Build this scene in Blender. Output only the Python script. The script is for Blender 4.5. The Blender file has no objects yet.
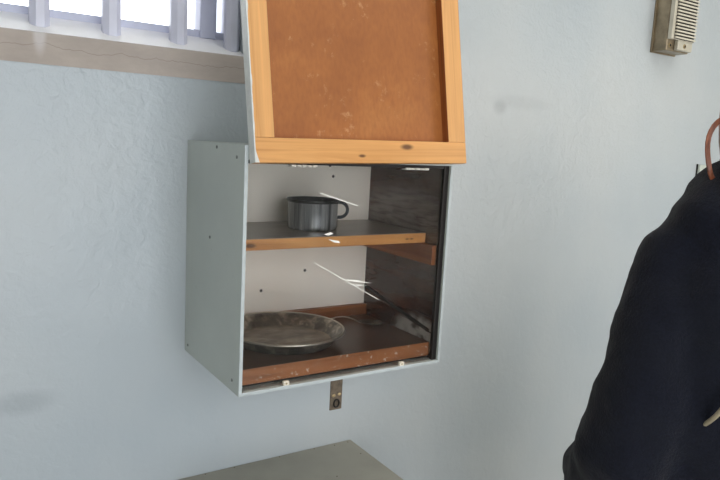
import bpy, bmesh, math, random
from mathutils import Vector, Matrix, noise
random.seed(7)
C = bpy.context.scene.collection
R = math.radians

# ------------------------------------------------------------------ materials
def srgb(r, g, b):
    f = lambda c: (c/255/12.92) if c/255 <= .04045 else ((c/255+.055)/1.055)**2.4
    return (f(r), f(g), f(b), 1)

class NT:
    def __init__(s, name):
        s.m = bpy.data.materials.new(name); s.m.use_nodes = True
        s.t = s.m.node_tree; s.n = s.t.nodes; s.l = s.t.links
        s.b = s.n['Principled BSDF']; s.out = s.n['Material Output']
        s.tc = s.n.new('ShaderNodeTexCoord'); s.vec = s.tc.outputs['Object']
    def mapping(s, scale=(1, 1, 1), loc=(0, 0, 0)):
        m = s.n.new('ShaderNodeMapping'); m.inputs['Scale'].default_value = scale
        m.inputs['Location'].default_value = loc
        s.l.new(s.vec, m.inputs[0]); return m.outputs[0]
    def noise(s, scale, detail=4, rough=.55, vec=None, dist=0):
        n = s.n.new('ShaderNodeTexNoise'); n.inputs['Scale'].default_value = scale
        n.inputs['Detail'].default_value = detail; n.inputs['Roughness'].default_value = rough
        n.inputs['Distortion'].default_value = dist
        s.l.new(vec or s.vec, n.inputs['Vector']); return n.outputs['Fac']
    def ramp(s, fac, stops):
        r = s.n.new('ShaderNodeValToRGB'); e = r.color_ramp.elements
        while len(e) < len(stops): e.new(.5)
        for i, (p, c) in enumerate(stops):
            e[i].position = p; e[i].color = c if len(c) == 4 else (*c, 1)
        s.l.new(fac, r.inputs[0]); return r.outputs[0]
    def mix(s, fac, a, b, mode='MIX'):
        m = s.n.new('ShaderNodeMix'); m.data_type = 'RGBA'; m.blend_type = mode
        for inp, v in ((m.inputs[0], fac), (m.inputs[6], a), (m.inputs[7], b)):
            if hasattr(v, 'is_linked'): s.l.new(v, inp)
            else: inp.default_value = v
        return m.outputs[2]
    def math(s, op, a, b=0.0, c=None):
        m = s.n.new('ShaderNodeMath'); m.operation = op
        for inp, v in zip(m.inputs, (a, b, c)):
            if v is None: continue
            if hasattr(v, 'is_linked'): s.l.new(v, inp)
            else: inp.default_value = v
        return m.outputs[0]
    def spot(s, centre, radius, soft=.4, scl=(1, 1, 1)):
        """1 inside an ellipse round a point in object space, 0 outside"""
        sub = s.n.new('ShaderNodeVectorMath'); sub.operation = 'SUBTRACT'
        s.l.new(s.vec, sub.inputs[0]); sub.inputs[1].default_value = centre
        mul = s.n.new('ShaderNodeVectorMath'); mul.operation = 'MULTIPLY'
        s.l.new(sub.outputs[0], mul.inputs[0]); mul.inputs[1].default_value = scl
        ln = s.n.new('ShaderNodeVectorMath'); ln.operation = 'LENGTH'
        s.l.new(mul.outputs[0], ln.inputs[0])
        mr = s.n.new('ShaderNodeMapRange'); mr.interpolation_type = 'SMOOTHSTEP'
        s.l.new(ln.outputs['Value'], mr.inputs[0])
        mr.inputs[1].default_value = radius*(1-soft); mr.inputs[2].default_value = radius*(1+soft)
        mr.inputs[3].default_value = 1; mr.inputs[4].default_value = 0
        return mr.outputs[0]
    def bump(s, h, strength, dist=.002):
        b = s.n.new('ShaderNodeBump'); b.inputs['Strength'].default_value = strength
        b.inputs['Distance'].default_value = dist; s.l.new(h, b.inputs['Height'])
        s.l.new(b.outputs[0], s.b.inputs['Normal'])
    def col(s, c):
        if hasattr(c, 'is_linked'): s.l.new(c, s.b.inputs['Base Color'])
        else: s.b.inputs['Base Color'].default_value = c
    def set(s, rough=.5, metal=0, spec=.5):
        for k, v in (('Roughness', rough), ('Metallic', metal), ('Specular IOR Level', spec)):
            if hasattr(v, 'is_linked'): s.l.new(v, s.b.inputs[k])
            else: s.b.inputs[k].default_value = v
        return s.m

def simple(name, c, rough=.5, metal=0, var=.12, scale=30, bump=0, spec=.5):
    t = NT(name); f = t.noise(scale)
    d = tuple(x*(1-var) for x in c[:3])+(1,); l = tuple(min(1, x*(1+var)) for x in c[:3])+(1,)
    t.col(t.ramp(f, [(.3, d), (.7, l)]))
    if bump: t.bump(t.noise(scale*4), bump)
    return t.set(rough, metal, spec)

def wall_mat(name, base, dark, light, lump=1.0):
    t = NT(name)
    big = t.noise(1.6, 3, .5); c = t.ramp(big, [(.3, dark), (.5, base), (.72, light)])
    smear = t.noise(5, 5, .6, t.mapping((1, 1, .45)))
    c = t.mix(t.ramp(smear, [(.45, (0, 0, 0)), (.8, (.35, .35, .35))]), c, light)
    # scuffs on the paint
    for p, r, k, sc in (((.8715, 0, 1.617), .022, .28, (1, 1, 1.3)), ((-.3163, 0, .975), .05, .3, (1, 1, 2.4)),
                        ((.95, 0, 1.635), .05, .12, (.5, 1, 3))):
        m = t.math('MULTIPLY', t.spot(p, r, .6, sc), k)
        c = t.mix(m, c, srgb(120, 124, 130))
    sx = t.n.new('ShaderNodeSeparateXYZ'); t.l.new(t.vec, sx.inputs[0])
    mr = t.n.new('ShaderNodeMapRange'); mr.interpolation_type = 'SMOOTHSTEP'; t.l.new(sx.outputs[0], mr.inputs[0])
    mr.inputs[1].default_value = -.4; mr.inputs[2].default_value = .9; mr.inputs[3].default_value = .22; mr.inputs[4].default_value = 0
    c = t.mix(mr.outputs[0], c, srgb(158, 174, 190))  # bluer towards the window side: window light put into the wall colour
    t.col(c)
    h1 = t.noise(42, 3, .5, dist=.6); h2 = t.noise(130, 3, .6); h3 = t.noise(7, 3, .5)
    h = t.math('ADD', t.math('MULTIPLY', h1, .6), t.math('MULTIPLY', h2, .22)); h = t.math('ADD', h, t.math('MULTIPLY', h3, 1.5))
    mz_ = t.n.new('ShaderNodeMapRange'); mz_.interpolation_type = 'SMOOTHSTEP'; t.l.new(sx.outputs[2], mz_.inputs[0])
    mz_.inputs[1].default_value = 1.0; mz_.inputs[2].default_value = 1.5; mz_.inputs[3].default_value = .3; mz_.inputs[4].default_value = 1
    t.bump(t.math('MULTIPLY', h, mz_.outputs[0]), .75*lump, .005)
    return t.set(.3, 0, .5)

def pine(name, axis, c1, c2, knots=(), dirt=.0, rough=.45):
    t = NT(name)
    sc = [70, 70, 70]; sc[axis] = 2.5
    g = t.noise(1, 5, .6, t.mapping(tuple(sc)), .8)
    c = t.ramp(g, [(.28, c2), (.5, c1), (.75, tuple(min(1, x*1.18) for x in c1[:3])+(1,))])
    f = t.noise(6, 3); c = t.mix(t.ramp(f, [(.4, (0, 0, 0)), (.8, (.35, .35, .35))]), c, c2)
    for p, r in knots:
        c = t.mix(t.math('MULTIPLY', t.spot(p, r, .55, (.65, .2, 1.7)), .85), c, srgb(70, 34, 14))
    if dirt:
        d = t.noise(90, 4, .7); c = t.mix(t.ramp(d, [(.60, (0, 0, 0)), (.66, (dirt, dirt, dirt))]), c, srgb(215, 205, 190))
    t.col(c); t.bump(g, .25, .0008)
    return t.set(rough)

def glass(name, tint=(1, 1, 1, 1), rough=.0, haze=0.0):
    t = NT(name); t.n.remove(t.b)
    tr = t.n.new('ShaderNodeBsdfTransparent'); tr.inputs[0].default_value = tint
    gl = t.n.new('ShaderNodeBsdfGlossy'); gl.inputs['Roughness'].default_value = rough
    fr = t.n.new('ShaderNodeFresnel'); fr.inputs[0].default_value = 1.45
    mx = t.n.new('ShaderNodeMixShader'); t.l.new(fr.outputs[0], mx.inputs[0])
    t.l.new(tr.outputs[0], mx.inputs[1]); t.l.new(gl.outputs[0], mx.inputs[2])
    last = mx
    if haze:
        df = t.n.new('ShaderNodeBsdfDiffuse'); df.inputs[0].default_value = (.7, .7, .68, 1)
        m2 = t.n.new('ShaderNodeMixShader')
        f = t.ramp(t.noise(14, 5, .7), [(.45, (haze*.4,)*3), (.8, (haze,)*3)])
        t.l.new(f, m2.inputs[0]); t.l.new(mx.outputs[0], m2.inputs[1]); t.l.new(df.outputs[0], m2.inputs[2]); last = m2
    t.l.new(last.outputs[0], t.out.inputs[0]); return t.m

M = {}
M['wall'] = wall_mat('painted_wall', srgb(185, 192, 196), srgb(176, 185, 191), srgb(194, 198, 199))
M['wall_plain'] = simple('cream_wall', srgb(205, 205, 198), .5, 0, .05, 3, .1)
M['ceiling'] = simple('white_ceiling', srgb(225, 225, 220), .7, 0, .03, 3)
M['floor'] = simple('dark_green_floor', srgb(130, 130, 122), .4, 0, .15, 6, .1)

t = NT('raw_sill')
c = t.ramp(t.noise(9, 5, .65, t.mapping((.6, 1, 1.6))), [(.3, srgb(168, 157, 150)), (.55, srgb(182, 171, 163)), (.8, srgb(194, 184, 177))])
cr = t.noise(9, 4, .6, t.mapping((1.0, 0, 0)))
sz = t.n.new('ShaderNodeSeparateXYZ'); t.l.new(t.vec, sz.inputs[0])
cr = t.math('ADD', t.math('MULTIPLY', t.math('SUBTRACT', cr, .5), -.05), t.math('ADD', sz.outputs[2], .481))
cm = t.math('SUBTRACT', .0046, t.math('ABSOLUTE', t.math('SUBTRACT', cr, .5)))
c = t.mix(t.math('MULTIPLY', t.math('GREATER_THAN', cm, 0.004), .4), c, srgb(112, 96, 90))
c = t.mix(t.math('MULTIPLY', t.spot((-.275, 0, .045), .012, .5, (1.2, .1, .35)), .5), c, srgb(225, 222, 225))
t.col(c); t.bump(t.noise(60, 5, .6), .4, .002); M['sill_raw'] = t.set(.75)
M['sill_white'] = simple('white_sill_paint', srgb(246, 246, 248), .35, 0, .04, 12, .1)
M['bar'] = simple('white_bar_paint', srgb(205, 206, 222), .3, 0, .05, 25, .15)
M['window_frame'] = simple('window_frame_paint', srgb(190, 193, 212), .4, 0, .04, 20)

t = NT('grey_cabinet_paint')
c = t.ramp(t.noise(4, 4), [(.3, srgb(178, 184, 180)), (.7, srgb(190, 196, 191))])
c = t.mix(t.ramp(t.noise(55, 3, .6), [(.70, (0, 0, 0)), (.76, (.5, .5, .5))]), c, srgb(96, 96, 90))
t.col(c); t.bump(t.noise(50, 3), .15, .0015); M['cab'] = t.set(.42)
M['cab_edge'] = simple('cabinet_edge_paint', srgb(190, 198, 200), .4, 0, .07, 40, .1)
M['cab_edge_dark'] = simple('cabinet_worn_edge', srgb(128, 126, 118), .45, 0, .2, 40, .1)

t = NT('inner_back_board')
c = t.ramp(t.noise(3, 3), [(.3, srgb(236, 224, 212)), (.7, srgb(248, 240, 230))])
for p in ((.335, 0, .405), (.345, 0, .38), (.06, 0, .21), (.28, 0, .16), (.17, 0, .12), (.36, 0, .25)):
    c = t.mix(t.spot((p[0], -.012, p[2]), .0035, .3, (1, .1, 1)), c, srgb(70, 66, 64))
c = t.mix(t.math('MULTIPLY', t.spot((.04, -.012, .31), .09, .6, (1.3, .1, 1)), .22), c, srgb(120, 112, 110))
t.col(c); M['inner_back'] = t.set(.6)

t = NT('dark_side_board')
c = t.ramp(t.noise(5, 5, .6, t.mapping((1, 1.2, 8))), [(.3, srgb(48, 26, 18)), (.6, srgb(74, 42, 28)), (.8, srgb(98, 62, 42))])
c = t.mix(t.math('MULTIPLY', t.spot((.448, -.235, .045), .052, .3, (.1, .62, 1.25)), t.ramp(t.noise(28, 5, .65), [(.36, (.15, .15, .15)), (.5, (.9, .9, .9))])), c, srgb(205, 205, 200))  # pale patch: a reflection painted on the lower side board
c = t.mix(t.math('MULTIPLY', t.spot((.448, -.16, .31), .12, .5, (.1, .7, 2.4)), t.ramp(t.noise(9, 5, .65, t.mapping((1, 2, 14))), [(.34, (.2, .2, .2)), (.56, (.9, .9, .9))])), c, srgb(150, 138, 130))  # lighter streaky band: the shelf's reflection put into the colour
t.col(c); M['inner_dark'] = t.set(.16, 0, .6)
t = NT('dark_board_top'); c = t.ramp(t.noise(8, 5), [(.3, srgb(84, 56, 42)), (.7, srgb(110, 80, 62))])
t.col(c); M['floor_board_top'] = t.set(.35)
M['plank'] = pine('red_brown_plank', 0, srgb(164, 104, 62), srgb(110, 64, 38), dirt=.9)
M['shelf_edge'] = pine('shelf_pine', 0, srgb(214, 152, 90), srgb(172, 106, 54), knots=(((.04, -.239, .264), .007), ((.40, -.239, .264), .003), ((.412, -.239, .264), .003)), dirt=.0)
t = NT('shelf_grey_top'); c = t.ramp(t.noise(10, 5, .6, t.mapping((1, 5, 1))), [(.3, srgb(126, 114, 104)), (.7, srgb(158, 146, 136))])
t.col(c); M['shelf_top'] = t.set(.3)
M['cleat'] = pine('cleat_wood', 1, srgb(160, 98, 58), srgb(112, 64, 36))
M['cleat_back'] = pine('cleat_back_wood', 0, srgb(150, 92, 52), srgb(104, 58, 32))
M['pine_v'] = pine('pine_stile', 2, srgb(220, 164, 102), srgb(200, 140, 78))
M['pine_h'] = pine('pine_rail', 0, srgb(218, 160, 96), srgb(196, 134, 72), knots=(((.318, 0, .031), .0085), ((.214, 0, .013), .0045)))
M['pine_dark'] = pine('pine_inner_edge', 2, srgb(150, 88, 44), srgb(112, 60, 26))  # darker pine: shade on the stile edges put into the colour
t = NT('hardboard')
c = t.ramp(t.noise(7, 6, .6), [(.3, srgb(150, 88, 38)), (.55, srgb(166, 101, 46)), (.8, srgb(182, 119, 60))])
wv = t.noise(160, 2, .5, t.mapping((1, 1, .4))); c = t.mix(t.ramp(wv, [(.4, (0, 0, 0)), (.7, (.3, .3, .3))]), c, srgb(128, 70, 32))
c = t.mix(t.ramp(t.noise(24, 6, .75), [(.60, (0, 0, 0)), (.70, (.5, .5, .5))]), c, srgb(214, 168, 120))
t.col(c); t.bump(wv, .2, .0006); M['hardboard'] = t.set(.5)
M['white_paint'] = simple('chipped_white_paint', srgb(214, 216, 214), .5, 0, .08, 60, .2)
M['glass'] = glass('cabinet_glass', (.96, .97, .96, 1), .0, .03)
M['window_glass'] = glass('window_glass')
M['crack'] = simple('glass_crack', srgb(255, 250, 240), .2, 0, .1, 80)  # white for the cracks and for the painted glints
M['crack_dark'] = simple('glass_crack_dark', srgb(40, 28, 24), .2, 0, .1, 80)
M['clip'] = simple('white_clip', srgb(230, 222, 205), .4, 0, .06, 60)
M['hinge'] = simple('hinge_metal', srgb(225, 222, 214), .35, .2, .15, 80)
M['dark'] = simple('dark_gap', srgb(22, 16, 14), .6, 0, .1, 20)
t = NT('worn_tin')
c = t.ramp(t.noise(12, 6, .65), [(.3, srgb(96, 92, 86)), (.6, srgb(146, 140, 130)), (.85, srgb(178, 170, 156))])
t.col(c); M['tin'] = t.set(t.math('MULTIPLY_ADD', t.noise(20, 4), .3, .2), .85)
M['rim'] = simple('bright_rim', srgb(205, 200, 188), .3, .8, .2, 18)
t = NT('plate_floor'); c = t.ramp(t.noise(14, 7, .7, t.mapping((1, 1.6, 1))), [(.3, srgb(70, 62, 55)), (.48, srgb(130, 118, 104)), (.66, srgb(176, 162, 142))])
t.col(c); M['plate_floor'] = t.set(.35, .45)
t = NT('plate_wall'); c = t.ramp(t.noise(22, 6, .75), [(.32, srgb(62, 60, 58)), (.5, srgb(120, 115, 107)), (.66, srgb(206, 196, 178))])
t.col(c); M['plate_wall'] = t.set(.3, .7)
M['tin_dark'] = simple('dark_tin', srgb(76, 76, 78), .28, .9, .2, 20)
t = NT('mug_steel')
c = t.ramp(t.noise(1, 4, .6, t.mapping((60, 60, 3))), [(.36, srgb(110, 112, 116)), (.5, srgb(176, 178, 182)), (.64, srgb(238, 238, 238))])
t.col(c); M['mug'] = t.set(.32, .7)
M['mug_in'] = simple('mug_inside', srgb(46, 46, 50), .5, .5, .2, 20)
M['rust'] = simple('rusty_bracket', srgb(112, 100, 86), .5, .5, .3, 120, .4)
M['brass'] = simple('screw_metal', srgb(178, 158, 120), .4, .8, .2, 90)
M['screw'] = simple('painted_screw', srgb(112, 116, 114), .5, .2, .2, 90)
M['table'] = simple('dark_grey_table_paint', srgb(158, 155, 143), .45, 0, .08, 8, .15)
M['table_edge'] = simple('chipped_table_edge', srgb(92, 84, 68), .5, 0, .35, 90, .2)
M['ic_side'] = simple('intercom_cast_metal', srgb(150, 136, 114), .30, .7, .35, 22, .1)
M['ic_front'] = simple('intercom_face_metal', srgb(196, 190, 174), .4, .2, .06, 30)
M['ic_slat'] = simple('intercom_slats', srgb(214, 208, 190), .4, .15, .05, 30)
M['box_white'] = simple('wall_box_plastic', srgb(196, 202, 192), .45, 0, .05, 30)

t = NT('navy_wool')
c = t.ramp(t.noise(220, 4, .7), [(.3, srgb(13, 15, 24)), (.7, srgb(26, 29, 42))])
c = t.mix(t.ramp(t.noise(6, 3), [(.35, (0, 0, 0)), (.7, (.5, .5, .5))]), c, srgb(28, 30, 37))
t.col(c); t.bump(t.noise(260, 4, .7), .8, .003); t.set(.95, 0, .1)
t.b.inputs['Sheen Weight'].default_value = .12; t.b.inputs['Sheen Roughness'].default_value = .5; M['wool'] = t.m
M['trousers'] = simple('black_denim', srgb(34, 34, 38), .85, 0, .15, 60, .3, .2)
M['shoe'] = simple('black_leather', srgb(30, 28, 28), .45, 0, .1, 40)
M['sole'] = simple('pale_rubber', srgb(200, 198, 190), .6, 0, .05, 40)
t = NT('skin'); t.col(t.ramp(t.noise(8), [(.3, srgb(214, 170, 146)), (.7, srgb(226, 184, 160))])); t.set(.5, 0, .4)
t.b.inputs['Subsurface Weight'].default_value = .05; M['skin'] = t.m
t = NT('auburn_hair')
c = t.ramp(t.noise(1, 4, .6, t.mapping((160, 160, 10))), [(.3, srgb(70, 34, 20)), (.5, srgb(132, 74, 48)), (.8, srgb(172, 106, 76))])
t.col(c); t.bump(t.noise(1, 3, .6, t.mapping((500, 500, 14))), .5, .002); M['hair'] = t.set(.38, 0, .6)
M['eye'] = simple('eye_white', srgb(232, 228, 222), .2, 0, .02, 20)
M['iris'] = simple('iris_brown', srgb(70, 44, 26), .2, 0, .1, 90)
M['lip'] = simple('lip', srgb(178, 100, 92), .4, 0, .06, 60)
M['strap'] = simple('beige_strap', srgb(160, 148, 124), .6, 0, .1, 80, .2)
M['bag'] = simple('brown_leather', srgb(58, 48, 42), .5, 0, .15, 30, .2)

# ------------------------------------------------------------------ mesh helpers
def bx(bm, x0, x1, y0, y1, z0, z1, bev=0, mi=0):
    vs = [bm.verts.new((x, y, z)) for x in (x0, x1) for y in (y0, y1) for z in (z0, z1)]
    fs = [bm.faces.new([vs[i] for i in q]) for q in ((0, 1, 3, 2), (4, 6, 7, 5), (0, 4, 5, 1), (2, 3, 7, 6), (0, 2, 6, 4), (1, 5, 7, 3))]
    for f in fs: f.material_index = mi
    if bev:
        es = list({e for f in fs for e in f.edges})
        bmesh.ops.bevel(bm, geom=es, offset=bev, segments=2, affect='EDGES', profile=.6, clamp_overlap=True)
    return fs

def sheet(bm, x0, x1, y, z0, z1):
    bm.faces.new([bm.verts.new(p) for p in ((x0, y, z0), (x1, y, z0), (x1, y, z1), (x0, y, z1))])

def tube(bm, pts, rad, n=12, caps=True, flat=None, mi=0):
    """tube through points; rad a number or list; flat=(a,b) lists scale the ring sideways"""
    pts = [Vector(p) for p in pts]; rings = []
    up = Vector((0, 0, 1))
    prev = None
    for i, p in enumerate(pts):
        d = (pts[min(i+1, len(pts)-1)]-pts[max(i-1, 0)]).normalized()
        if prev is None:
            a = d.cross(up) if abs(d.dot(up)) < .95 else d.cross(Vector((0, 1, 0)))
        else: a = prev-d*prev.dot(d)
        a.normalize(); prev = a; b = d.cross(a).normalized()
        r = rad[i] if isinstance(rad, (list, tuple)) else rad
        ra, rb = r if isinstance(r, (list, tuple)) else (r, r)
        rings.append([bm.verts.new(p+a*ra*math.cos(2*math.pi*k/n)+b*rb*math.sin(2*math.pi*k/n)) for k in range(n)])
    for i in range(len(rings)-1):
        for k in range(n):
            f = bm.faces.new((rings[i][k], rings[i][(k+1) % n], rings[i+1][(k+1) % n], rings[i+1][k])); f.material_index = mi; f.smooth = True
    if caps:
        bm.faces.new(rings[0][::-1]).material_index = mi; bm.faces.new(rings[-1]).material_index = mi

def rings_z(bm, rows, n=32, caps=True, sup=2.0):
    """stack of elliptic rings (x, y, z, rx, ry)"""
    rs = []
    for (x, y, z, rx, ry) in rows:
        r = []
        for k in range(n):
            a = 2*math.pi*k/n; ca, sa = math.cos(a), math.sin(a)
            r.append(bm.verts.new((x+rx*math.copysign(abs(ca)**(2/sup), ca), y+ry*math.copysign(abs(sa)**(2/sup), sa), z)))
        rs.append(r)
    for i in range(len(rs)-1):
        for k in range(n):
            bm.faces.new((rs[i][k], rs[i][(k+1) % n], rs[i+1][(k+1) % n], rs[i+1][k])).smooth = True
    if caps: bm.faces.new(rs[0][::-1]); bm.faces.new(rs[-1])

def lathe(bm, prof, cx, cy, n=64, mi=None):
    rs = []
    for i, (r, z) in enumerate(prof):
        rs.append([bm.verts.new((cx+max(r, 1e-5)*math.cos(2*math.pi*k/n), cy+max(r, 1e-5)*math.sin(2*math.pi*k/n), z)) for k in range(n)])
    for i in range(len(rs)-1):
        for k in range(n):
            f = bm.faces.new((rs[i][k], rs[i][(k+1) % n], rs[i+1][(k+1) % n], rs[i+1][k])); f.smooth = True
            f.material_index = mi[i] if mi else 0

def prism(bm, poly, y0, y1, axis='y', mi=0):
    """extrude a 2-D polygon; axis y: poly in (x,z); axis x: poly in (y,z); axis z: poly in (x,y)"""
    def P(u, v, w):
        return {'y': (u, w, v), 'x': (w, u, v), 'z': (u, v, w)}[axis]
    a = [bm.verts.new(P(u, v, y0)) for u, v in poly]; b = [bm.verts.new(P(u, v, y1)) for u, v in poly]
    bm.faces.new(a).material_index = mi; bm.faces.new(b[::-1]).material_index = mi
    for i in range(len(poly)):
        j = (i+1) % len(poly); bm.faces.new((a[i], a[j], b[j], b[i])).material_index = mi

def ellipsoid(bm, c, r, seg=24, ring=16, rot=None):
    m = Matrix.Translation(c)
    if rot: m = m @ rot
    m = m @ Matrix.Diagonal((*r, 1))
    g = bmesh.ops.create_uvsphere(bm, u_segments=seg, v_segments=ring, radius=1, matrix=m)
    for v in g['verts']:
        for f in v.link_faces: f.smooth = True

def root_of(p):
    while p.parent: p = p.parent
    return p
def obj(name, bm, mats, parent=None, loc=None, xf=None):
    """world-space bmesh -> ONE object. parent: its thing (or part); loc: own origin if top level"""
    if xf: bm.transform(xf)
    if parent is not None: o0 = Vector(root_of(parent)['_o'])
    else: o0 = Vector(loc or (0, 0, 0))
    bm.transform(Matrix.Translation(-o0))
    bmesh.ops.recalc_face_normals(bm, faces=bm.faces)
    me = bpy.data.meshes.new(name); bm.to_mesh(me); bm.free()
    for m in (mats if isinstance(mats, (list, tuple)) else [mats]): me.materials.append(m)
    o = bpy.data.objects.new(name, me); C.objects.link(o)
    if parent is not None: o.parent = parent
    else: o.location = o0; o['_o'] = tuple(o0)
    return o
def thing(name, loc, label, cat, group=None):
    o = bpy.data.objects.new(name, None); C.objects.link(o); o.location = loc; o['_o'] = tuple(loc)
    o.empty_display_size = .05
    return tag(o, label, cat, group)
def tag(o, label, cat, group=None):
    o['label'] = label; o['category'] = cat
    if group: o['group'] = group
    return o
def struct(name, bm, m, label, loc=None):
    o = obj(name, bm, m, None, loc); o['kind'] = 'structure'; o['label'] = label; o['category'] = name.split('_')[0]; return o
B = bmesh.new

# ------------------------------------------------------------------ the room
XL, XR, YF, H = -1.1, 2.35, -2.5, 2.9
WX0, WX1, WZ0, WZ1, TH = -.425, .1236, 1.6125, 2.45, .22
bm = B()
bx(bm, XL-.15, XR+.15, 0, TH, -.1, WZ0); bx(bm, XL-.15, WX0, 0, TH, WZ0, WZ1)
bx(bm, WX1, XR+.15, 0, TH, WZ0, WZ1); bx(bm, XL-.15, XR+.15, 0, TH, WZ1, H)
struct('wall_back', bm, M['wall'], 'pale grey-blue gloss painted wall holding the cabinet and window')
bm = B(); bx(bm, XR, XR+.15, YF, 0, 0, H)
struct('wall_right', bm, M['wall_plain'], 'pale painted side wall of the cell on the right')
bm = B(); bx(bm, XL-.15, XL, YF, 0, 0, H)
struct('wall_left', bm, M['wall_plain'], 'pale painted side wall of the cell on the left')
bm = B(); DX0, DX1, DZ = -.72, .62, 2.35  # unseen doorway, placed and widened for its soft light
bx(bm, XL-.15, DX0, YF-.15, YF, 0, H); bx(bm, DX1, XR+.15, YF-.15, YF, 0, H); bx(bm, DX0, DX1, YF-.15, YF, DZ, H)
struct('wall_front', bm, M['wall_plain'], 'pale wall with the open doorway behind the viewer')
bm = B(); bx(bm, XL-.15, XR+.15, YF-1.5, 0, -.1, 0)
struct('floor', bm, M['floor'], 'dark grey cell floor')
bm = B(); bx(bm, XL-.15, XR+.15, YF-.15, 0, H, H+.1)
struct('ceiling', bm, M['ceiling'], 'white cell ceiling')

# sloping sill: bare stone nose, white painted slope
ZS = 1.6690; sl = math.tan(R(25))
bm = B()
prism(bm, [(-.0015, WZ0), (-.0015, ZS-.002), (.004, ZS), (.004, WZ0)], WX0, WX1, 'x', 0)
prism(bm, [(.004, WZ0), (.004, ZS+.0005), (.12, ZS+.12*sl), (TH, ZS+.13*sl), (TH, WZ0)], WX0, WX1, 'x', 1)
struct('trim_1', bm, [M['sill_raw'], M['sill_white']], 'sloping window sill with bare stone front edge and white painted top', (0, 0, ZS-.045))

# window: frame, mullions, panes
bm = B(); yf0, yf1 = .085, .125
zb = ZS+.09*sl-.004
bx(bm, WX0, WX1, yf0, yf1, zb, zb+.0165, .002)
bx(bm, WX0, WX1, yf0, yf1, WZ1-.05, WZ1, .002)
bx(bm, WX0, WX0+.04, yf0, yf1, zb, WZ1, .002); bx(bm, WX1-.012, WX1, yf0, yf1, zb, WZ1, .002)
for x in (.069,): bx(bm, x-.0185, x+.0185, yf0-.006, yf1, zb, WZ1, .003)
win = struct('window_1', bm, M['window_frame'], 'white framed cell window behind vertical bars', (0, 0, zb))
bm = B(); sheet(bm, WX0+.02, WX1-.004, .110, zb+.008, WZ1-.02)
obj('pane', bm, M['window_glass'], win)

# vertical bars
for k, (x, y, lab) in enumerate(((-.269, .045, 'white window bar, leftmost of those showing, left of a clear pane'),
                    (-.141, .045, 'white window bar second from left, in front of the clear panes'),
                    (-.009, .043, 'white window bar just left of the window mullion'),
                    (.1055, .038, 'white window bar beside the raised cabinet door at the window corner'))):
    bm = B(); zz = ZS+y*sl-.012
    w = .0172 if k < 3 else .0155
    tube(bm, [(x, y, zz), (x, y, WZ1)], w*1.08, 8)
    bmesh.ops.rotate(bm, cent=(x, y, 0), matrix=Matrix.Rotation(R(22.5), 3, 'Z'), verts=bm.verts)
    for f in bm.faces: f.smooth = False
    o = obj('window_bar', bm, M['bar'], None, (x, y, zz)); tag(o, lab, 'bar', 'bars across the cell window')

# ------------------------------------------------------------------ the wall cabinet
W, Hc, D, Z0 = .4644, .4484, .2978, 1.04
T = .0115
cab = thing('wall_cabinet', (0, 0, Z0), 'grey painted wooden wall cabinet with glass front, brown interior and lid door raised', 'cabinet')
def sidep(x0, x1, name, mats):
    bm = B(); bx(bm, x0, x1, -D, 0, Z0, Z0+Hc, .0012)
    for f in bm.faces:
        if f.calc_center_median().y < -D+.002: f.material_index = 1
    return obj(name, bm, mats, cab)
sp = sidep(0, .0068, 'side_panel', [M['cab'], M['cab_edge']])
for (y, z) in ((-.2632, 1.466), (-.1668, 1.480), (-.1398, 1.307), (-.2662, 1.062), (-.0219, 1.0572)):
    bm = B(); lathe(bm, [(0, 0), (.0032, 0), (.0028, .0012), (0, .0014)], 0, 0, 12)
    obj('screw', bm, M['screw'], sp, xf=Matrix.Translation((0, y, z)) @ Matrix.Rotation(R(-90), 4, 'Y'))
sidep(W-.0065, W, 'side_panel', [M['cab'], M['cab_edge']])
bm = B(); bx(bm, .0068, W-.0065, -D, 0, Z0, Z0+.0065, .001); 
for f in bm.faces:
    if f.calc_center_median().y < -D+.002: f.material_index = 1
obj('bottom_panel', bm, [M['cab'], M['cab_edge']], cab)
bm = B(); bx(bm, .0068, W-.0065, -D, 0, Z0+Hc-.010, Z0+Hc, .001)
bx(bm, .0068, W-.0065, -D, -D+.02, 1.4635, Z0+Hc-.010)
for f in bm.faces:
    if f.calc_center_median().z < 1.465: f.material_index = 1
obj('top_panel', bm, [M['cab'], M['dark']], cab)
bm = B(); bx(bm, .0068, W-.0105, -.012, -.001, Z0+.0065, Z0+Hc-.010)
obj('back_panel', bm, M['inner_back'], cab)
# glossy dark lining of the right side, and the dark left lining
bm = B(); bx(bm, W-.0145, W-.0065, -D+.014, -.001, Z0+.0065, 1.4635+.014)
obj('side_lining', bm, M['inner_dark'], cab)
# dark stop strips round the glass
bm = B(); bx(bm, W-.0185, W-.0065, -.2915, -.2835, 1.0465, 1.4635); bx(bm, .0068, .0085, -.291, -.281, 1.0465, 1.4635)
bx(bm, .0085, W-.0195, -.291, -.281, 1.457, 1.4635)
obj('glazing_bead', bm, M['dark'], cab)
# cabinet floor board with paint-spattered front plank
bm = B(); bx(bm, .0068, W-.0145, -.276, -.012, 1.0520, 1.082, .001)
for f in bm.faces:
    if f.normal.z > .9 or (f.calc_center_median().z > 1.0815): f.material_index = 1
bm_ = B(); bx(bm_, .0068, W-.0145, -.270, -.012, 1.0466, 1.0520); obj('floor_batten', bm_, M['dark'], cab)  # dark strip added for the shade in the gap under the plank
fb = obj('floor_board', bm, [M['plank'], M['floor_board_top']], cab)
bm = B(); bx(bm, .0068, W-.0145, -.026, -.012, 1.082, 1.108, .001); obj('back_cleat', bm, M['cleat_back'], cab)
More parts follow.
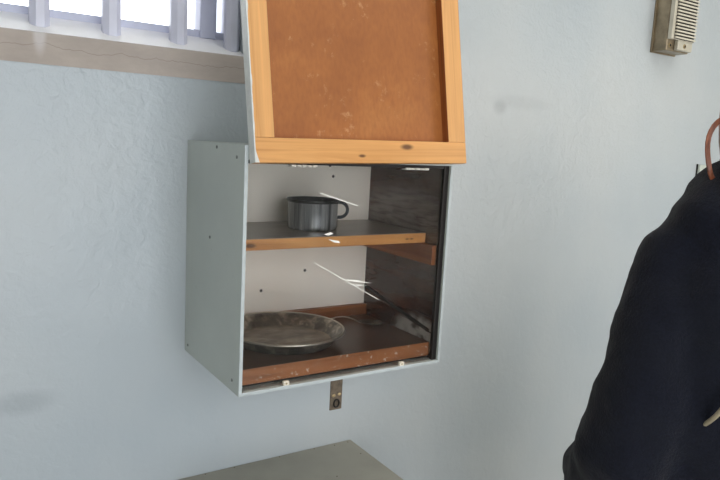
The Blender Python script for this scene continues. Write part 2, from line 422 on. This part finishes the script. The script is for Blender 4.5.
# shelf
bm = B(); bx(bm, .0068, W-.0145, -.239, -.012, 1.2945, 1.3165, .0012)
for f in bm.faces:
    if f.calc_center_median().z > 1.3155: f.material_index = 1
bm2 = bm; shelf = obj('shelf', bm2, [M['shelf_edge'], M['shelf_top']], cab)
bm = B(); bx(bm, W-.0275, W-.0145, -.280, -.012, 1.252, 1.2945, .0012); obj('shelf_cleat', bm, M['cleat'], cab)
bm = B(); bx(bm, .0068, .020, -.23, -.012, 1.268, 1.2945, .001); obj('shelf_cleat', bm, M['cleat'], cab)
# sloping dark strip on the right lining, for a line seen in the glass
bm = B(); prism(bm, [(-.012, 1.150), (-.012, 1.156), (-.272, 1.110), (-.272, 1.102)], W-.0165, W-.0145, 'x'); obj('batten', bm, M['dark'], cab)
# glass with cracks, clips and added glints of reflected light
bm = B(); sheet(bm, .0085, W-.0195, -.2885, 1.0475, 1.457)
gp = obj('glass_pane', bm, M['glass'], cab)
def sliver(pts, w0, w1, m):  # cracks in the glass, the glints on them put into the white
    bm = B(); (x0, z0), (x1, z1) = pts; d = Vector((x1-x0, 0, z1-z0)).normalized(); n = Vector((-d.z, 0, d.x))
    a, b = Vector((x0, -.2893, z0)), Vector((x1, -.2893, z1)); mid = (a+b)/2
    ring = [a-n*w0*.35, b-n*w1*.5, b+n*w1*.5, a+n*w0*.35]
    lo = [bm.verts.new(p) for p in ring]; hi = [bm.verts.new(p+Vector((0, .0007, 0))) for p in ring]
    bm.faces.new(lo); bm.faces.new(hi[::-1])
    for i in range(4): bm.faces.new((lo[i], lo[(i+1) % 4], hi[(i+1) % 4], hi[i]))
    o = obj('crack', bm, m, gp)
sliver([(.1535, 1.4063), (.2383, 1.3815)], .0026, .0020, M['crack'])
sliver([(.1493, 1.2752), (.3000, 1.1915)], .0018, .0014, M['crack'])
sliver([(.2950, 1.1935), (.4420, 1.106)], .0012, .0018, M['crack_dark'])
def glint(pts, m=M['crack']):  # pale flakes shaped as reflections of lights in the glass
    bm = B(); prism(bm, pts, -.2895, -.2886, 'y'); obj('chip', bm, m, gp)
glint([(.166, 1.3285), (.180, 1.3325), (.187, 1.3290), (.176, 1.3262)])
glint([(.176, 1.3190), (.199, 1.3150), (.203, 1.3110), (.190, 1.3120)])
glint([(.208, 1.2395), (.240, 1.2370), (.280, 1.2270), (.245, 1.2318)])
glint([(.222, 1.2290), (.250, 1.2262), (.272, 1.2235), (.250, 1.2240)])
for x in (.0961, .3634):
    bm = B(); bx(bm, x-.006, x+.006, -.2965, -.2890, 1.0463, 1.0545, .0015)
    c_ = obj('glass_clip', bm, M['clip'], cab)
    bm = B(); lathe(bm, [(0, 0), (.0018, 0), (.0016, .0008), (0, .001)], 0, 0, 10)
    obj('screw', bm, M['brass'], c_, xf=Matrix.Translation((x, -.2965, 1.0505)) @ Matrix.Rotation(R(90), 4, 'X'))
# hasp hanging below the front edge
hx, hy = .213, -.286
bm = B(); bx(bm, hx-.0135, hx+.0135, hy, hy+.003, .974, 1.040, .001)
hasp = obj('hasp', bm, M['rust'], cab)
bm = B()
pts = [(hx+.006*math.cos(a), hy-.002, 0.988+.008*math.sin(a)) for a in [2*math.pi*k/16 for k in range(17)]]
tube(bm, pts, .0016, 8, False); obj('slot_ring', bm, M['dark'], hasp)
for dx, dz in ((-.006, 1.012), (.007, 1.013)):
    bm = B(); ellipsoid(bm, (hx+dx, hy, dz-.008), (.0042, .0022, .0034), 12, 8); obj('screw', bm, M['brass'], hasp)

# raised lid door, leaning back on its hinges
DW, DH = .468, .452
Md = Matrix.Translation((.008, -.3235, 1.4600)) @ Matrix.Rotation(R(-1.35), 4, 'Y') @ Matrix.Rotation(R(-9.3), 4, 'X')
bm = B(); bx(bm, .001, DW-.001, .018, .022, .001, DH-.001)
for f in bm.faces:
    if f.calc_center_median().y > .0215: f.material_index = 1
door = obj('door', bm, [M['hardboard'], M['white_paint']], cab, xf=Md)
# its own frame, as local objects under the door so that the wood grain follows the boards
dm = Matrix.Translation(-Vector((0, 0, Z0))) @ Md
me = door.data; me.transform(dm.inverted()); door.matrix_local = dm
def dpart(name, bm, mats, parent=door):
    bmesh.ops.recalc_face_normals(bm, faces=bm.faces)
    me = bpy.data.meshes.new(name); bm.to_mesh(me); bm.free()
    for m in (mats if isinstance(mats, (list, tuple)) else [mats]): me.materials.append(m)
    o = bpy.data.objects.new(name, me); C.objects.link(o); o.parent = parent; return o
def stile(x0, x1, z0, z1, m, inner=None):
    bm = B(); bx(bm, x0, x1, 0, .0178, z0, z1, .0008)
    for f in bm.faces:
        c = f.calc_center_median()
        if c.x < .0006 or c.z < .0006 or c.x > DW-.0006: f.material_index = 1
        elif inner and abs(c.x-inner) < .0006: f.material_index = 2
    return bm
RW = .0425
dpart('stile', stile(0, .0385, RW+.0004, DH, None, .0385), [M['pine_v'], M['white_paint'], M['pine_dark']])
dpart('stile', stile(DW-.045, DW, RW+.0004, DH, None, DW-.045), [M['pine_v'], M['pine_dark'], M['pine_dark']])
dpart('rail', stile(0, DW, 0, RW, None), [M['pine_h'], M['pine_h']])
dpart('rail', stile(.0389, DW-.0454, DH-RW, DH, None), [M['pine_h'], M['pine_h']])
bm = B()      # chipped white paint lapping round the left edge
prev = None
zs = [i*.006 for i in range(int(DH/.006)+1)]
L = []
for z in zs:
    w = .0018+.0028*max(0, noise.noise(Vector((z*40, 3, 1))))+(.006*max(0, 1-z/.02))
    L.append((z, w))
for (za, wa), (zb_, wb) in zip(L, L[1:]):
    v = [bm.verts.new(p) for p in ((-.0004, -.0004, za), (wa, -.0004, za), (wb, -.0004, zb_), (-.0004, -.0004, zb_))]
    bm.faces.new(v)
    v = [bm.verts.new(p) for p in ((-.0004, -.0004, za), (-.0004, .0225, za), (-.0004, .0225, zb_), (-.0004, -.0004, zb_))]
    bm.faces.new(v)
dpart('paint_edge', bm, M['white_paint'])
# hinges between lid and cabinet lip
for (x0, x1) in ((.0850, .1385), (.337, .395)):
    bm = B()
    bx(bm, x0, x1, -.3010, -.2895, 1.4535, 1.4552, .0004)
    k = 5; w = (x1-x0)/k
    for i in range(k):
        tube(bm, [(x0+i*w+.0005, -.3022, 1.4557), (x0+(i+1)*w-.0005, -.3022, 1.4557)], .0024 if i % 2 == 0 else .0020, 10)
    hg = obj('hinge', bm, M['hinge'], cab)

# ------------------------------------------------------------------ mug on the shelf
mx_, my_, mz = .2300, -.128, 1.3168
mug = thing('mug', (mx_, my_, mz), 'dark steel mug with loop handle standing on the cabinet shelf', 'mug')
bm = B()
prof = [(0, mz), (.049, mz), (.0515, mz+.003), (.0525, mz+.008), (.0525, mz+.056), (.0565, mz+.0595), (.0575, mz+.0612), (.0565, mz+.0628), (.0545, mz+.0622), (.0508, mz+.058), (.0505, mz+.006), (0, mz+.004)]
lathe(bm, prof, mx_, my_, 72, [0]*4+[2]*4+[1]*3)
obj('cup', bm, [M['mug'], M['mug_in'], M['tin_dark']], mug)
bm = B(); ca = R(-14)
pts = []
for k in range(15):
    a = k/14
    ang = R(95)-a*R(195)
    rr = .052+.008+.017*math.cos(ang); zz = mz+.040+.016*math.sin(ang)
    pts.append((mx_+rr*math.cos(ca), my_+rr*math.sin(ca), zz))
pts = [(mx_+.053*math.cos(ca), my_+.053*math.sin(ca), mz+.0565)]+pts+[(mx_+.0525*math.cos(ca), my_+.0525*math.sin(ca), mz+.0230)]
tube(bm, pts, [(.0018, .0036)]*len(pts), 10); obj('handle', bm, M['mug_in'], mug)

# ------------------------------------------------------------------ plate and spoon on the cabinet floor
px_, py_, pz = .1645, -.146, 1.0822
plate = thing('tin_plate', (px_, py_, pz), 'round worn tin plate lying on the cabinet floor below the shelf', 'plate')
bm = B()
prof = [(0, pz+.0015), (.096, pz+.0005), (.101, pz+.002), (.117, pz+.0240), (.1215, pz+.0265), (.1250, pz+.0275), (.1245, pz+.0292), (.1205, pz+.0285),
        (.1150, pz+.0250), (.099, pz+.0052), (.093, pz+.0034), (0, pz+.0040)]
lathe(bm, prof, px_, py_, 96, [1]*3+[2]*4+[1, 1]+[0]*2)
obj('dish', bm, [M['plate_floor'], M['plate_wall'], M['tin']], plate)
bm = B(); prof2 = []
pts = [(px_+.1248*math.cos(2*math.pi*k/64), py_+.1248*math.sin(2*math.pi*k/64), pz+.0278) for k in range(65)]
tube(bm, pts, .0026, 8, False); obj('rolled_rim', bm, M['rim'], plate)

sp_a = Vector((.338, -.040, 1.0835)); sp_b = Vector((.4225, -.139, 1.0845))
spoon = thing('spoon', tuple(sp_a), 'metal spoon lying behind and right of the tin plate', 'spoon')
d = (sp_b-sp_a).normalized(); nrm = Vector((-d.y, d.x, 0))
bm = B(); pts = [sp_a+d*(.0+.075*i/8)+Vector((0, 0, .0005+.010*math.sin(math.pi*i/8)**1)) for i in range(9)]
tube(bm, pts, [(.0045-.0022*i/8, .0011) for i in range(9)], 10); obj('handle', bm, M['rim'], spoon)
bm = B(); cc = sp_a+d*.101
N = 20; rings = []
for j in range(6):
    q = j/5
    rings.append([bm.verts.new(cc+d*(.029*q*math.cos(2*math.pi*k/N))+nrm*(.018*q*math.sin(2*math.pi*k/N))+Vector((0, 0, -.0010+.007*q*q))) for k in range(N)])
for j in range(5):
    for k in range(N):
        bm.faces.new((rings[j][k], rings[j][(k+1) % N], rings[j+1][(k+1) % N], rings[j+1][k])).smooth = True
bmesh.ops.remove_doubles(bm, verts=bm.verts, dist=1e-5)
o = obj('bowl', bm, M['tin'], spoon); sm = o.modifiers.new('thick', 'SOLIDIFY'); sm.thickness = .001

# ------------------------------------------------------------------ table below
TX0, TX1, TY0, TZ = -.0173, .4387, -.43, .7445
tab = thing('side_table', ((TX0+TX1)/2, -.215, 0), 'small dark grey painted wooden table against wall under the cabinet', 'table')
bm = B(); bx(bm, TX0, TX1, TY0, -.001, TZ-.018, TZ, .0015)
for f in bm.faces:
    c = f.calc_center_median()
    if c.z < TZ-.0005: f.material_index = 1
o = obj('tabletop', bm, [M['table'], M['table_edge']], tab)
for (x, y) in ((.03, -.03), (.12, -.006), (.2, -.12), (.235, -.006), (.33, -.006), (.385, -.012), (.42, -.08), (-.004, -.012), (-.006, -.03), (.31, -.15), (.425, -.011), (.05, -.006)):
    bm = B(); lathe(bm, [(0, TZ+.0006), (.0016, TZ+.0004), (.0018, TZ-.0002)], x, y, 10); obj('nail_head', bm, M['table_edge'], o)
for (x0, x1, y0, y1) in ((TX0+.02, TX1-.02, TY0+.02, TY0+.038), (TX0+.02, TX1-.02, -.038, -.02), (TX0+.02, TX0+.038, TY0+.038, -.038), (TX1-.038, TX1-.02, TY0+.038, -.038)):
    bm = B(); bx(bm, x0, x1, y0, y1, TZ-.10, TZ-.018); obj('apron', bm, M['table'], tab)
for x in (TX0+.02, TX1-.055):
    for y in (TY0+.02, -.055):
        bm = B(); bx(bm, x-.002, x+.037, y-.002, y+.037, 0, TZ-.0182, .002); obj('leg', bm, M['table'], tab)

# ------------------------------------------------------------------ intercom speaker on the wall
ix0, ix1, iz0, iz1, iy = 1.513, 1.637, 1.838, 2.085, -.066
ic = thing('intercom_speaker', ((ix0+ix1)/2, 0, iz0), 'grey metal intercom speaker with louvred front high on the wall', 'intercom')
bm = B(); bx(bm, ix0, ix1-.002, -.052, .002, iz0, iz1, .004)
bx(bm, ix0-.006, ix1+.002, -.006, 0, iz0-.004, iz1+.004, .002)
hs = obj('housing', bm, M['ic_side'], ic)
bm = B()
bx(bm, ix0+.001, ix1, iy, -.052, iz0+.034, iz1-.034, .002)
bx(bm, ix0+.040, ix1-.006, iy, -.052, iz0+.004, iz0+.036, .003)
bx(bm, ix0+.040, ix1-.006, iy, -.052, iz1-.036, iz1-.004, .003)
fp = obj('face_plate', bm, M['ic_front'], ic)
bm = B(); bx(bm, ix0+.015, ix1-.004, iy-.0012, iy+.002, iz0+.036, iz1-.036); obj('grille_backing', bm, M['dark'], ic)
for k in range(17):
    z = iz0+.0400+k*.0100
    if z > iz1-.042: break
    bm = B(); prism(bm, [(iy-.0072, z-.0030), (iy-.0008, z-.0018), (iy-.0008, z+.0030), (iy-.0056, z+.0026)], ix0+.015, ix1-.003, 'x')
    obj('louvre', bm, M['ic_slat'], ic)
for (x, y, z, r) in ((ix0+.018, -.052, iz0+.017, .0075), (ix0+.075, iy, iz0+.018, .0070), (ix0+.018, -.052, iz1-.017, .0075), (ix0+.075, iy, iz1-.018, .007)):
    bm = B(); lathe(bm, [(0, .0010), (r*.55, .0010), (r*.6, .0022), (r, .0018), (r, 0)], 0, 0, 14, [1, 1, 0, 0])
    obj('screw', bm, [M['brass'], M['dark']], ic, xf=Matrix.Translation((x, y, z)) @ Matrix.Rotation(R(90), 4, 'X'))

# small wall box half hidden behind the shoulder
wb = thing('wall_socket_box', (1.905, 0, 1.36), 'pale socket box with dark edge on the wall behind the shoulder', 'socket')
bm = B(); bx(bm, 1.852, 1.965, -.014, 0, 1.365, 1.485, .003); obj('box', bm, M['box_white'], wb)
bm = B(); bx(bm, 1.8495, 1.8515, -.006, 0, 1.360, 1.487, .001); obj('edge_plate', bm, M['dark'], wb)
bm = B(); bx(bm, 1.870, 1.948, -.018, -.0142, 1.385, 1.465, .003); obj('face_plate', bm, M['ic_front'], wb)

# ------------------------------------------------------------------ the person in the navy coat
PX, PY, ROT = .648, -.830, R(-33.2)
Mp = Matrix.Translation((PX, PY, 0)) @ Matrix.Rotation(ROT, 4, 'Z')   # local +Y = the way the person faces
HZ = 1.635
def remesh(o, v, smooth=6, disp=0, dscale=.1, shape=None):
    m = o.modifiers.new('join', 'REMESH'); m.mode = 'VOXEL'; m.voxel_size = v; m.use_smooth_shade = True
    if smooth:
        s = o.modifiers.new('smooth', 'SMOOTH'); s.factor = .6; s.iterations = smooth
    if disp:
        tx = bpy.data.textures.new('folds', 'CLOUDS'); tx.noise_scale = dscale; tx.noise_depth = 2
        dm_ = o.modifiers.new('folds', 'DISPLACE'); dm_.texture = tx; dm_.strength = disp; dm_.mid_level = .5; dm_.texture_coords = 'LOCAL'
AR = {}   # arm joints
for s in (-1, 1):
    AR[s] = [Vector((s*.121, .0, 1.348)), Vector((s*.145, -.018, 1.27)), Vector((s*.158, -.030, 1.16)), Vector((s*.186, -.035, 1.03)), Vector((s*.186, .03, .945)), Vector((s*.166, .15, .925))]
def tube_l(bm, pts, rad, n=20): tube(bm, pts, rad, n)
# body: one continuous surface (head, neck, trunk, arms, hands with fingers in the pockets, legs)
bm = B()
ellipsoid(bm, (0, .012, HZ+.005), (.073, .092, .098), 32, 24)              # cranium
ellipsoid(bm, (0, .045, HZ-.055), (.053, .058, .062), 24, 16)               # jaw
ellipsoid(bm, (0, .085, HZ-.098), (.022, .018, .016), 16, 12)               # chin
tube(bm, [(0, .098, HZ+.015), (0, .112, HZ-.012), (0, .120, HZ-.030)], [.008, .010, .014], 12)   # nose
for s in (-1, 1):
    ellipsoid(bm, (s*.010, .109, HZ-.034), (.008, .009, .007), 10, 8)
    ellipsoid(bm, (s*.045, .072, HZ-.025), (.020, .022, .020), 14, 10)      # cheek
    ellipsoid(bm, (s*.070, .008, HZ-.015), (.008, .018, .030), 14, 10)      # ear
    ellipsoid(bm, (s*.030, .088, HZ+.022), (.022, .012, .007), 12, 8)       # brow
ellipsoid(bm, (0, .100, HZ-.064), (.022, .010, .010), 14, 10)
bmesh.ops.rotate(bm, cent=(0, 0, 0), matrix=Matrix.Rotation(R(-38), 3, 'Z'), verts=bm.verts)   # the head looks to the right
tube(bm, [(0, -.005, 1.42), (0, -.008, 1.48), (0, .0, 1.55), (0, .01, 1.60)], [.062, .054, .050, .052], 24)
rings_z(bm, [(0, 0, .86, .150, .105), (0, 0, .95, .155, .115), (0, 0, 1.08, .125, .090), (0, 0, 1.22, .140, .105), (0, 0, 1.34, .135, .095), (0, -.005, 1.41, .105, .075), (0, -.005, 1.455, .070, .060)], 32)
for s in (-1, 1):
    a = AR[s]
    tube(bm, a, [.044, .043, .042, .036, .032, .026], 18)
    hw = a[-1]; hd = Vector((-s*.35, .45, -.82)).normalized(); hs_ = hd.cross(Vector((s, 0, 0))).normalized()
    palm = hw+hd*.045
    tube(bm, [hw, hw+hd*.03, hw+hd*.08], [(.026, .018), (.034, .016), (.038, .014)], 16)
    for i, ln in enumerate((.066, .076, .070, .054)):
        b0 = hw+hd*.078+hs_*((i-1.5)*.019)
        tube(bm, [b0, b0+hd*ln*.45, b0+hd*ln*.75+Vector((-s*.008, 0, 0)), b0+hd*ln+Vector((-s*.018, 0, 0))], [.0088, .0083, .0076, .006], 10)
    b0 = hw+hd*.03-hs_*.026
    tube(bm, [b0, b0+hd*.02-hs_*.018, b0+hd*.045-hs_*.026], [.012, .0105, .008], 10)
    tube(bm, [(s*.09, 0, .90), (s*.095, .01, .70), (s*.095, .015, .50), (s*.095, 0, .30), (s*.095, -.01, .10), (s*.095, -.01, .05)], [.088, .078, .056, .054, .038, .036], 20)
    tube(bm, [(s*.095, -.03, .045), (s*.10, .04, .035), (s*.105, .12, .025), (s*.107, .155, .022)], [.032, .034, .028, .014], 16)
person = obj('person', bm, M['skin'], None, (PX, PY, 0), xf=Mp)
# rotation is baked in the mesh; keep the object at the feet
tag(person, 'person standing with back turned in dark navy wool coat, auburn hair curling at the collar', 'person')
remesh(person, .0055, 5)
Rh = Matrix.Rotation(R(-38), 4, 'Z')
def pobj(name, bm, mats, head=False): return obj(name, bm, mats, person, xf=Mp @ Rh if head else Mp)
# coat
bm = B()
rings_z(bm, [(0, .005, .62, .225, .165), (0, .005, .75, .215, .160), (0, .005, .90, .203, .152), (0, .0, 1.05, .176, .138), (0, 0, 1.18, .172, .136), (0, -.002, 1.30, .172, .134),
             (0, -.004, 1.375, .148, .118), (0, -.006, 1.425, .144, .102), (0, -.008, 1.464, .120, .088), (0, -.008, 1.492, .090, .076), (0, -.006, 1.508, .065, .070)], 48, sup=2.2)
for s in (-1, 1):
    a = [p.copy() for p in AR[s]]
    tube(bm, [Vector((s*.085, -.002, 1.385))]+a[:-1]+[a[-1]+Vector((0, -.01, .005))], [.058, .065, .067, .074, .082, .070, .058], 28)
coat = pobj('coat', bm, M['wool'])
remesh(coat, .008, 10, .020, .085)
bm = B()   # collar roll
pts = [(.064*math.cos(t_), -.006+.070*math.sin(t_), 1.506-.012*math.sin(t_)) for t_ in [2*math.pi*k/40 for k in range(41)]]
tube(bm, pts, [(.008, .018)]*41, 12, False); pobj('collar', bm, M['wool'])
for s in (-1, 1):   # pocket welts where the sleeves go in
    bm = B(); tube(bm, [(s*.188, .105, .985), (s*.150, .150, .90), (s*.135, .158, .86)], [(.006, .014)]*3, 10); pobj('pocket_welt', bm, M['wool'])
# trousers
bm = B()
for s in (-1, 1):
    tube(bm, [(s*.092, 0, .92), (s*.097, .01, .70), (s*.098, .015, .50), (s*.098, .0, .30), (s*.098, -.008, .07)], [.100, .094, .080, .072, .066], 24)
rings_z(bm, [(0, 0, .82, .16, .12), (0, 0, .95, .172, .125), (0, 0, 1.0, .165, .12)], 32)
tr_ = pobj('trousers', bm, M['trousers']); remesh(tr_, .009, 6, .008, .1)
for s in (-1, 1):
    bm = B()
    tube(bm, [(s*.097, -.075, .045), (s*.097, -.05, .060), (s*.098, 0, .062), (s*.102, .06, .050), (s*.108, .125, .038), (s*.110, .175, .030), (s*.110, .20, .026)],
         [.024, .042, .048, (.044, .040), (.046, .032), (.040, .024), (.018, .014)], 20)
    tube(bm, [(s*.097, -.02, .055), (s*.097, -.015, .12)], [.046, .046], 20)
    so = pobj('shoe', bm, M['shoe']); remesh(so, .006, 4)
    bm = B(); poly = []
    for k in range(28):
        t_ = 2*math.pi*k/28; yy = .062+.142*math.sin(t_); ww = .040+.008*math.sin(t_)
        poly.append((s*.103+ww*math.cos(t_), yy))
    prism(bm, poly, 0, .018, 'z')
    o = obj('sole', bm, M['sole'], so, xf=Mp)
# eyes, lips
for s in (-1, 1):
    bm = B(); ellipsoid(bm, (s*.030, .0925, HZ+.003), (.0125, .0115, .0085), 16, 12); e = pobj('eye', bm, M['eye'], True)
    bm = B(); ellipsoid(bm, (s*.030, .1030, HZ+.003), (.0052, .0018, .0052), 14, 8); obj('iris', bm, M['iris'], e, xf=Mp @ Rh)
bm = B(); ellipsoid(bm, (0, .1095, HZ-.060), (.021, .004, .0035), 14, 8); ellipsoid(bm, (0, .1085, HZ-.067), (.018, .0045, .004), 14, 8); pobj('lips', bm, M['lip'], True)
# hair: cap plus tied back length
bm = B()
g = bmesh.ops.create_uvsphere(bm, u_segments=40, v_segments=28, radius=1, matrix=Matrix.Translation((0, -.008, HZ+.012)) @ Matrix.Diagonal((.0765, .1000, .108, 1)))
kill = [v for v in bm.verts if v.co.y > .048 and v.co.z < HZ+.060 and abs(v.co.x) < .068] + [v for v in bm.verts if v.co.z < HZ-.070]
bmesh.ops.delete(bm, geom=list(set(kill)), context='VERTS')
for f in bm.faces: f.smooth = True
for i in range(26):
    a = R(200)+R(140)*i/25
    x = .064*math.cos(a); y = -.015+.075*math.sin(a); j = random.uniform(-.003, .003)
    tube(bm, [(x*1.05, y, HZ-.02), (x+j, y-.006, HZ-.07), (x*.95, y-.010+j, 1.535), (x*.80+j, y-.016, 1.50), (x*.60, y-.030, 1.45+j*3), (x*.42, y-.034, 1.40+j*5), (x*.40+j, y-.030, 1.36+j*6)], [.010, .010, .010, .0095, .009, .007, .002], 8)
hr = pobj('hair', bm, M['hair'], True); sm = hr.modifiers.new('thick', 'SOLIDIFY'); sm.thickness = .004
# loose curl at the left of the neck: a ring of strands
bm = B()
for i in range(5):
    o_ = (i-2)*.0012; pts = []
    for k in range(22):
        t_ = R(52)+R(246)*k/21
        pts.append((-.0935+(.0220+o_*.7)*math.cos(t_), -.030+o_*.3+.004*math.sin(3*t_), 1.5205+(.0470+o_)*math.sin(t_)))
    pts = [(-.062, -.02, 1.600), (-.070, -.026, 1.577)]+pts[1:]
    tube(bm, pts, [.0019]*(len(pts)-1)+[.001], 8)
pobj('hair_curl', bm, M['hair'])

# crossbody bag with pale strap
bag = thing('shoulder_bag', tuple(Mp @ Vector((.08, .205, .80))), 'shoulder bag worn across the navy coat, its thin pale strap showing at the back', 'bag')
bm = B(); bx(bm, -.03, .19, .176, .236, .80, .95, .018); obj('pouch', bm, M['bag'], bag, xf=Mp)
bm = B()
pts = [(.0, .20, .94), (-.03, .165, 1.02), (-.02, .155, 1.12), (.02, .158, 1.25), (.08, .13, 1.38), (.088, .06, 1.462), (.090, 0, 1.476), (.088, -.055, 1.465), (.070, -.115, 1.43), (.035, -.140, 1.38),
       (-.01, -.150, 1.32), (-.058, -.147, 1.24), (-.095, -.138, 1.165), (-.108, -.118, 1.125), (-.122, -.070, 1.08), (-.165, -.02, 1.01), (-.180, .06, .97), (-.14, .15, .95), (-.06, .185, .935), (.01, .20, .93)]
# smooth the strap path
def cr(P, n=6):
    P = [Vector(p) for p in P]; out = []
    for i in range(len(P)-1):
        p0, p1, p2, p3 = P[max(i-1, 0)], P[i], P[i+1], P[min(i+2, len(P)-1)]
        for k in range(n):
            t_ = k/n; out.append(.5*((2*p1)+(p2-p0)*t_+(2*p0-5*p1+4*p2-p3)*t_**2+(3*p1-p0-3*p2+p3)*t_**3))
    return out+[P[-1]]
tube(bm, cr(pts), .0036, 8); obj('strap', bm, M['strap'], bag, xf=Mp)

for o in C.objects:
    if '_o' in o: del o['_o']

# ------------------------------------------------------------------ light
w = bpy.data.worlds.new('sky'); bpy.context.scene.world = w; w.use_nodes = True
bg = w.node_tree.nodes['Background']; bg.inputs[0].default_value = (.93, .96, 1, 1); bg.inputs[1].default_value = 5.0
def area(name, loc, target, size, power, col=(1, 1, 1), sy=None):
    l = bpy.data.lights.new(name, 'AREA'); l.shape = 'RECTANGLE'; l.size = size; l.size_y = sy or size; l.energy = power; l.color = col
    o = bpy.data.objects.new(name, l); C.objects.link(o); o.location = loc
    o.rotation_euler = (Vector(target)-Vector(loc)).to_track_quat('-Z', 'Y').to_euler(); return o
area('doorway_daylight', (-.05, YF-.1, 1.25), (.4, 0, 1.3), 1.3, 7.5, (1, .98, .96), 2.1)  # added lamp at the unseen doorway, fills wall and cabinet
area('window_daylight', (-.45, .32, 2.3), (-.35, .0, 1.68), .9, 5, (.9, .94, 1), .5)
area('side_daylight', (XR-.05, -1.35, 1.25), (.75, -.1, .95), 1.1, 33, (1, .975, .94), 1.7)  # added fill lamp in front of the solid right wall, no opening there
area('ceiling_fixture_light', (1.1, -1.0, H-.05), (1.1, -.7, 0), 1.8, 19, (1, .97, .92), 1.4)  # added overhead fill lamp, no fixture is modelled

# ------------------------------------------------------------------ camera
cam = bpy.data.cameras.new('camera'); co = bpy.data.objects.new('camera', cam); C.objects.link(co)
yaw, pitch, roll, f = .58, -.1462, .0528, 669.74
fw = Vector((math.sin(yaw)*math.cos(pitch), math.cos(yaw)*math.cos(pitch), math.sin(pitch)))
r0 = Vector((math.cos(yaw), -math.sin(yaw), 0)); u0 = r0.cross(fw)
r = r0*math.cos(roll)+u0*math.sin(roll); u = -r0*math.sin(roll)+u0*math.cos(roll)
co.matrix_world = Matrix(((r.x, u.x, -fw.x, -.4572), (r.y, u.y, -fw.y, -1.3648), (r.z, u.z, -fw.z, 1.5044), (0, 0, 0, 1)))
cam.sensor_fit = 'HORIZONTAL'; cam.sensor_width = 36; cam.lens = f*36/720; cam.clip_start = .02
bpy.context.scene.camera = co
vs = bpy.context.scene.view_settings; vs.view_transform = 'Standard'; vs.look = 'None'; vs.exposure = -.42
